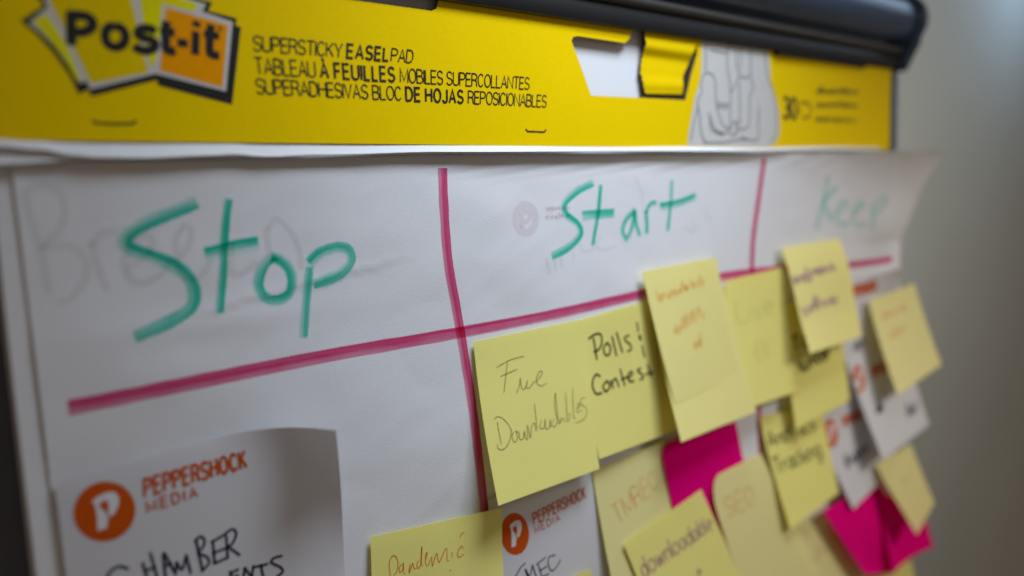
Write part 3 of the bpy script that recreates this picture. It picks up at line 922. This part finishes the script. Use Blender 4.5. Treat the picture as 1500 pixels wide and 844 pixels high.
# large memo, lower left, its corner curling up
r, s = note('memo_sheet', 'large white memo with a rust round logo and CHAMBER hand-lettered, at the lower left', 'memo', M['memo'],
            [(80, 706), ('w', 0.1155, -0.1100), ('w', 0.1130, -0.262), ('w', 0.0095, -0.262)], [3.2, 3.4, 4.5, 4.5], p=1.0, nx=46, nz=46, group='letterhead memos',
            curl=(492, 631, 31, 0.52, 0.50, 2.0), extra=lambda s, t: 0.0006 * math.sin(t * 9) * s)
memo_print(r, s, (153, 749), 45, 43, [(211, 702), (358, 660), (361, 684), (212, 727)], [(214, 735), (287, 713), (289, 727), (216, 750)], 1.1, 0.12)
ox, oy, sc = 100, 740, 4.412
write(r, s, [[(385, 410), (330, 395), (280, 420), (245, 470)], [(480, 375), (510, 470)], [(530, 310), (575, 470)], [(495, 425), (560, 400)], [(612, 315), (628, 465)], [(620, 310), (682, 425)], [(625, 395), (665, 375)],
             [(700, 370), (692, 445)], [(700, 370), (735, 415), (762, 325)], [(762, 325), (790, 435)], [(825, 220), (845, 320), (868, 422)], [(820, 235), (850, 203), (880, 225), (870, 270), (840, 310), (890, 330), (910, 370), (868, 422)],
             [(925, 238), (1010, 190)], [(935, 240), (945, 375)], [(935, 310), (1010, 280)], [(945, 375), (1025, 340)], [(1020, 200), (1030, 340)], [(1015, 182), (1060, 155), (1085, 182), (1065, 240), (1030, 270)], [(1032, 268), (1105, 320)],
             [(1045, 430), (1060, 490)], [(1048, 440), (1095, 415)], [(1055, 470), (1095, 455)], [(1130, 490), (1140, 405)], [(1140, 405), (1185, 465)], [(1185, 465), (1195, 395)], [(1195, 402), (1285, 380)], [(1245, 390), (1262, 480)], [(1378, 328), (1330, 340), (1312, 370), (1370, 400), (1385, 430), (1350, 458)]],
      M['navypen'], 1.15, ox, oy, sc, cap=1.0, label='CHAMBER and the end of EVENTS in dark capitals')

# second memo
r, s = note('memo_sheet', 'white memo with a rust round logo and MEC handwritten, partly under the Free note', 'memo', M['memo'],
            [('w', 0.1955, -0.1760), ('w', 0.2980, -0.1700), ('w', 0.3000, -0.3200), ('w', 0.1975, -0.3260)], [3.0, 3.0, 6.0, 4.5], p=1.2, nx=30, nz=30, group='letterhead memos',
            extra=lambda s, t: 0.0010 * math.sin(3.1 * s) * math.sin(3.14 * t))
memo_print(r, s, (754, 782), 20.5, 30.5, [(780, 752), (856, 713), (858, 729), (782, 768)], [(782, 770), (818, 753), (820, 762), (784, 781)], 0.78, 0.10)
write(r, s, [[(270, 740), (235, 772), (190, 850)], [(268, 790), (300, 880)], [(275, 790), (305, 840), (328, 755)], [(328, 755), (358, 850)], [(360, 750), (430, 692)], [(375, 755), (402, 845)], [(388, 800), (442, 765)], [(402, 850), (458, 825)],
             [(508, 675), (460, 690), (455, 750), (480, 800), (520, 770), (550, 715)]], M['blackpen'], 0.75, 720, 690, 5.478, cap=1.0)
r2, s2 = note('sticky_note', 'yellow note on the MEC memo, just a corner of it showing at the bottom edge', 'sticky note', M['yellow'], [(800, 862), (865, 833), (885, 1000), (815, 1030)], [7.5, 8.5, 14, 12], GY, nx=10, nz=10)

# Pandemic
r, s = note('sticky_note', 'yellow note reading Pandemic in orange-brown pen, left of the second memo', 'sticky note', M['yellow'],
            [(543, 787), (733, 745), (744, 962), (551, 1010)], [2.8, 3.4, 9.0, 9.0], GY, p=1.2, nx=34, nz=34,
            curl=(736, 744, 9, 0.5, 0.35, 1.6))
write(r, s, [[(230, 610), (225, 680), (240, 800)], [(228, 620), (260, 560), (300, 570), (322, 640), (310, 720), (275, 775)], [(370, 640), (335, 690), (345, 740), (375, 700), (380, 640), (385, 740), (405, 750)], [(455, 640), (445, 740), (482, 640), (495, 690), (530, 695)],
             [(560, 600), (530, 640), (540, 690), (570, 650), (582, 455), (580, 650), (600, 662)], [(630, 600), (642, 520), (622, 560), (625, 640), (650, 660), (692, 570)], [(694, 560), (700, 665), (738, 540), (752, 552), (775, 625), (838, 490), (860, 492), (860, 610), (890, 598)],
             [(915, 510), (915, 580)], [(1040, 480), (1018, 450), (985, 500), (975, 550), (1000, 570), (1052, 530)], [(1003, 355), (1018, 315), (1050, 297)], [(885, 715), (905, 718)]], M['orangepen'], 0.62, 540, 740, 7.5, taper=0.5)

# Polls & Contest
r, s = note('sticky_note', 'yellow note reading Polls and Contest in black felt pen, right of the Free note', 'sticky note', M['yellow'],
            [(845, 470), (972, 433), (1012, 622), (878, 673)], [2.4, 2.4, 5.0, 10.0], GY, p=1.7)
ox, oy, sc = 840, 460, 6.031
write(r, s, [[(175, 215), (190, 300), (205, 400)], [(135, 218), (190, 180), (240, 182), (250, 250), (225, 310), (182, 335)], [(295, 255), (265, 300), (280, 360), (315, 355), (325, 290), (295, 255)], [(340, 200), (378, 365)], [(380, 165), (430, 335)],
             [(488, 190), (455, 205), (458, 235), (500, 270), (508, 310), (480, 330)], [(560, 80), (572, 152)], [(605, 280), (625, 375)],
             [(232, 550), (200, 535), (172, 580), (170, 650), (200, 705), (248, 698)], [(285, 600), (260, 640), (285, 685), (320, 640), (300, 595), (285, 600)], [(330, 590), (348, 652)], [(338, 620), (370, 570), (400, 640)], [(412, 490), (450, 630)], [(425, 578), (468, 558)],
             [(480, 570), (520, 530), (505, 510), (482, 540), (490, 590), (528, 595)], [(592, 480), (565, 500), (600, 530), (618, 560), (588, 580)], [(655, 450), (685, 552)], [(640, 532), (702, 515)]], M['blackpen'], 1.3, ox, oy, sc, cap=1.0)
write(r, s, [[(582, 195), (592, 222)]], M['blackpen'], 2.2, ox, oy, sc, name='ink_dot', cap=1.0)

# Free Downloadables
r, s = note('sticky_note', 'yellow note reading Free Downloadables in fine pen, at the corner where the crimson lines cross', 'sticky note', M['yellow'],
            [(694, 501), (857, 467), (878, 687), (730, 741)], [2.6, 3.0, 13.0, 17.0], GY, p=1.45, nx=30, nz=30)
ox, oy, sc = 700, 480, 4.222
write(r, s, [[(112, 248), (200, 200), (285, 177)], [(182, 208), (172, 300), (160, 405)], [(138, 303), (190, 280), (245, 256)], [(262, 308), (255, 360), (238, 408)], [(262, 312), (268, 365), (282, 384), (300, 355), (306, 322)], [(304, 330), (300, 372), (322, 370), (345, 332)],
             [(345, 345), (385, 305), (396, 272), (378, 274), (362, 318), (370, 352), (395, 360), (428, 343)],
             [(100, 572), (115, 553), (150, 560), (195, 610), (205, 660), (182, 728), (150, 756), (124, 746), (119, 718)], [(118, 580), (130, 650), (145, 725)], [(225, 640), (210, 672), (225, 710), (245, 680), (235, 640), (252, 655)],
             [(255, 640), (258, 690), (280, 684), (286, 640), (292, 680), (306, 688), (302, 602)], [(308, 600), (324, 682), (332, 612), (350, 592), (358, 645)], [(350, 470), (358, 560), (367, 640)],
             [(392, 570), (384, 620), (408, 620), (416, 570), (420, 625), (440, 618), (446, 570), (448, 620)], [(472, 560), (455, 600), (475, 612), (490, 570), (475, 500), (478, 405), (488, 500), (500, 600)], [(512, 550), (505, 592), (526, 560), (536, 590)],
             [(540, 400), (548, 500), (552, 582), (570, 545), (556, 530)], [(585, 370), (588, 480), (592, 555), (606, 558)], [(612, 505), (632, 482), (622, 470), (612, 520), (642, 512)], [(667, 436), (640, 440), (634, 470), (670, 500), (668, 548), (635, 580), (600, 590)]],
      M['pencil'], 0.50, ox, oy, sc, taper=0.4)

# row to the right: analytics note lowest, then the ones above it
rP, sP = note('sticky_note', 'yellow note reading Analytics Tracking in dark pen, left of a shaded memo', 'sticky note', M['yellow'],
            [(1113, 612), (1203, 588), (1229, 722), (1158, 776)], [3.0, 3.5, 13.0, 17.0], GY, p=1.3)
words(rP, sP, [('Analytics', [(1122, 636), (1190, 606), (1194, 630), (1127, 656)]), ('Tracking', [(1130, 672), (1196, 644), (1203, 667), (1138, 694)])], M['blackpen'], 1.5)

rI, sI = note('sticky_note', 'yellow note with bold black writing, mostly under the purple-lettered note', 'sticky note', M['yellow'],
            [(1146, 446), (1228, 424), (1245, 586), (1166, 629)], [3.6, 3.6, 9.0, 13.0], GY, p=1.4)
words(rI, sI, [('Number', [(1163, 528), (1212, 503), (1218, 522), (1168, 548)]), ('Tar', [(1158, 496), (1190, 480), (1194, 500), (1161, 516)])], M['blackpen'], 2.2)

rG, sG = note('sticky_note', 'yellow note with faint grey pencil, crossed by the second upright crimson line', 'sticky note', M['yellow'],
            [(1062, 412), (1148, 391), (1172, 572), (1086, 602)], [4.0, 4.4, 11.0, 15.0], GY, p=1.5)
words(rG, sG, [('Live', [(1078, 442), (1128, 428), (1132, 458), (1083, 474)]), ('EV', [(1106, 502), (1124, 496), (1127, 522), (1109, 528)])], M['greypen'], 1.6)

rF2, sF2 = note('sticky_note', 'yellow note tucked beneath the orange-lettered note, only its lower part showing', 'sticky note', M['soft'],
            [(955, 448), (1060, 420), (1108, 603), (998, 648)], [4.6, 5.0, 15.5, 21.5], GY, p=1.3)
rF, sF = note('sticky_note', 'yellow note with faint orange writing, standing forward over the Polls note', 'sticky note', M['soft'],
            [(941, 398), (1049, 377), (1084, 550), (989, 592)], [5.4, 6.0, 11.5, 16.0], GY, p=1.25)
scrawl(rF, sF, [([(960, 425), (1005, 411), (1008, 428), (962, 446)], 8), ([(1000, 412), (1030, 402), (1032, 418), (1002, 428)], 6), ([(984, 472), (1028, 446), (1032, 466), (988, 492)], 9), ([(1014, 490), (1026, 484), (1030, 508), (1018, 514)], 3)], M['faintorange'], 1.5)

rJ, sJ = note('memo_sheet', 'white memo below the right end of the crimson line, its upper corner curling up', 'memo', M['memo'],
            [(1210, 416), (1306, 398), (1322, 545), (1225, 590)], [3.0, 3.5, 5.0, 4.5], 'letterhead memos', p=1.0, nx=30, nz=30,
            curl=(1322, 393, 20, 0.7, 0.45, 1.8))
rb = Ribbons(sJ, 0.00016); set_text(rb, 'PEPPERSHOCK', [(1238, 424), (1283, 410), (1285, 424), (1240, 440)], 1.9, 0.16); rb.build('printed_name', M['rust'], rJ)
scrawl(rJ, sJ, [([(1250, 498), (1266, 492), (1268, 508), (1252, 515)], 4)], M['navypen'], 2.4)

rM, sM = note('memo_sheet', 'white memo in shadow with a small rust logo, right of the Analytics note', 'memo', M['memo'],
            [(1190, 613), (1268, 578), (1295, 700), (1250, 746)], [4.0, 4.0, 10.0, 17.0], 'letterhead memos', p=1.3)
memo_print(rM, sM, (1217, 635), 10, 21, [(1233, 612), (1262, 598), (1264, 612), (1235, 626)], None, 1.4, 0.08)
scrawl(rM, sM, [([(1236, 668), (1268, 640), (1272, 660), (1240, 690)], 6)], M['navypen'], 2.6)

rL, sL = note('memo_sheet', 'white memo standing forward below the pale rightmost note, rust logo at its left', 'memo', M['memo'],
            [(1240, 528), (1322, 488), (1361, 622), (1294, 674)], [5.0, 7.0, 24.0, 27.0], 'letterhead memos', p=1.2)
memo_print(rL, sL, (1258, 555), 9, 20, [(1274, 540), (1305, 524), (1308, 538), (1277, 555)], None, 1.4, 0.12)
scrawl(rL, sL, [([(1281, 590), (1292, 584), (1294, 604), (1284, 610)], 3), ([(1326, 594), (1340, 586), (1343, 604), (1330, 612)], 4)], M['navypen'], 2.4)

rK, sK = note('sticky_note', 'pale yellow rightmost note with orange pen, standing forward beside the wall', 'sticky note', M['pale'],
            [(1273, 441), (1340, 415), (1379, 534), (1315, 579)], [9.0, 12.0, 30.0, 31.0], GY, p=1.2)
scrawl(rK, sK, [([(1290, 457), (1325, 443), (1329, 454), (1294, 470)], 7), ([(1300, 484), (1322, 474), (1326, 486), (1306, 498)], 4)], M['faintorange'], 2.0)

rH, sH = note('sticky_note', 'yellow note lettered in purple felt pen, stuck across the crimson line in the Keep column', 'sticky note', M['soft'],
            [(1145, 363), (1233, 350), (1263, 492), (1187, 518)], [5.0, 11.0, 21.0, 25.0], GY, p=1.15, nx=30, nz=30,
            extra=lambda s, t: 0.0025 * math.sin(math.pi * min(1, t * 1.4)) * (1 - t) - 0.002 * s * (1 - t) ** 6)
scrawl(rH, sH, [([(1158, 395), (1185, 388), (1190, 412), (1163, 418)], 5), ([(1186, 386), (1220, 378), (1224, 398), (1190, 404)], 7), ([(1172, 440), (1222, 424), (1228, 444), (1178, 464)], 10)], M['purplepen'], 1.9)

# lower middle
rQ, sQ = note('sticky_note', 'pale yellow note reading TMREC in orange pen, right of the MEC memo', 'sticky note', M['pale'],
            [(868, 690), (974, 645), (1020, 820), (905, 892)], [4.0, 4.0, 9.0, 13.0], GY, p=1.4)
words(rQ, sQ, [('TMREC', [(894, 742), (956, 688), (966, 712), (905, 768)])], M['faintorange'], 1.1, 0.04)

rR, sR = note('sticky_note', 'bright magenta note between the TMREC and SEO notes', 'sticky note', M['magenta'],
            [(968, 652), (1078, 618), (1112, 785), (1003, 832)], [6.0, 5.0, 9.0, 8.5], GY, p=1.3, rnd=('TL', 0.10))

rU, sU = note('sticky_note', 'yellow note with pale violet writing at the bottom edge, under the Analytics note', 'sticky note', M['pale'],
            [(1124, 792), (1210, 748), (1272, 860), (1180, 930)], [4.0, 4.0, 10.0, 13.0], GY, p=1.3)
scrawl(rU, sU, [([(1160, 820), (1205, 790), (1214, 812), (1168, 846)], 9)], M['paleviolet'], 1.2)

rT, sT = note('sticky_note', 'pale yellow note reading SEO in faint orange, its upper left corner rounded by the bend', 'sticky note', M['pale'],
            [(1036, 703), (1114, 664), (1200, 838), (1102, 905)], [9.0, 6.0, 14.0, 18.0], GY, p=1.2, rnd=('TL', 0.22))
words(rT, sT, [('SEO', [(1060, 730), (1100, 712), (1106, 738), (1066, 758)])], M['faintorange'], 1.5, 0.03)

rS, sS = note('sticky_note', 'yellow note reading downloadable in purple pen, over the magenta note', 'sticky note', M['yellow'],
            [(914, 797), (1027, 717), (1112, 892), (992, 975)], [10.0, 8.0, 19.0, 23.0], GY, p=1.3, nx=28, nz=28)
words(rS, sS, [('downloadable', [(934, 818), (1036, 752), (1044, 774), (944, 846)]), ('at', [(1000, 842), (1024, 828), (1030, 850), (1006, 866)])], M['purplepen'], 1.35, 0.04)

# magenta pair and its neighbours, lower right
rV, sV = note('sticky_note', 'yellow note at the bottom edge behind the two magenta notes, a sliver showing', 'sticky note', M['yellow'],
            [(1258, 838), (1332, 792), (1352, 905), (1285, 950)], [5.0, 9.0, 20.0, 14.0], GY, nx=10, nz=10)
rO, sO = note('sticky_note', 'left one of two magenta notes at the lower right, bowed outward along its left side', 'sticky note', M['magenta'],
            [(1206, 749), (1288, 694), (1326, 838), (1268, 842)], [13.0, 4.0, 6.0, 20.0], GY, p=1.1, nx=26, nz=26,
            extra=lambda s, t: 0.0030 * math.sin(math.pi * s) * math.sin(math.pi * min(1, t + .15)))
rW, sW = note('sticky_note', 'right one of the two magenta notes, its corner sticking out past the pale note', 'sticky note', M['magenta'],
            [(1284, 690), (1338, 668), (1368, 801), (1309, 838)], [6.0, 9.0, 27.0, 22.0], GY, p=1.5, nx=26, nz=26,
            extra=lambda s, t: -0.0030 * math.sin(math.pi * s))
rN, sN = note('sticky_note', 'small-looking pale yellow note turned edgeways above the right magenta note', 'sticky note', M['pale'],
            [(1283, 682), (1334, 650), (1369, 737), (1343, 783)], [14.0, 18.0, 33.0, 34.0], GY, p=1.1)
scrawl(rN, sN, [([(1316, 694), (1330, 688), (1334, 706), (1322, 712)], 3)], M['greypen'], 1.0)
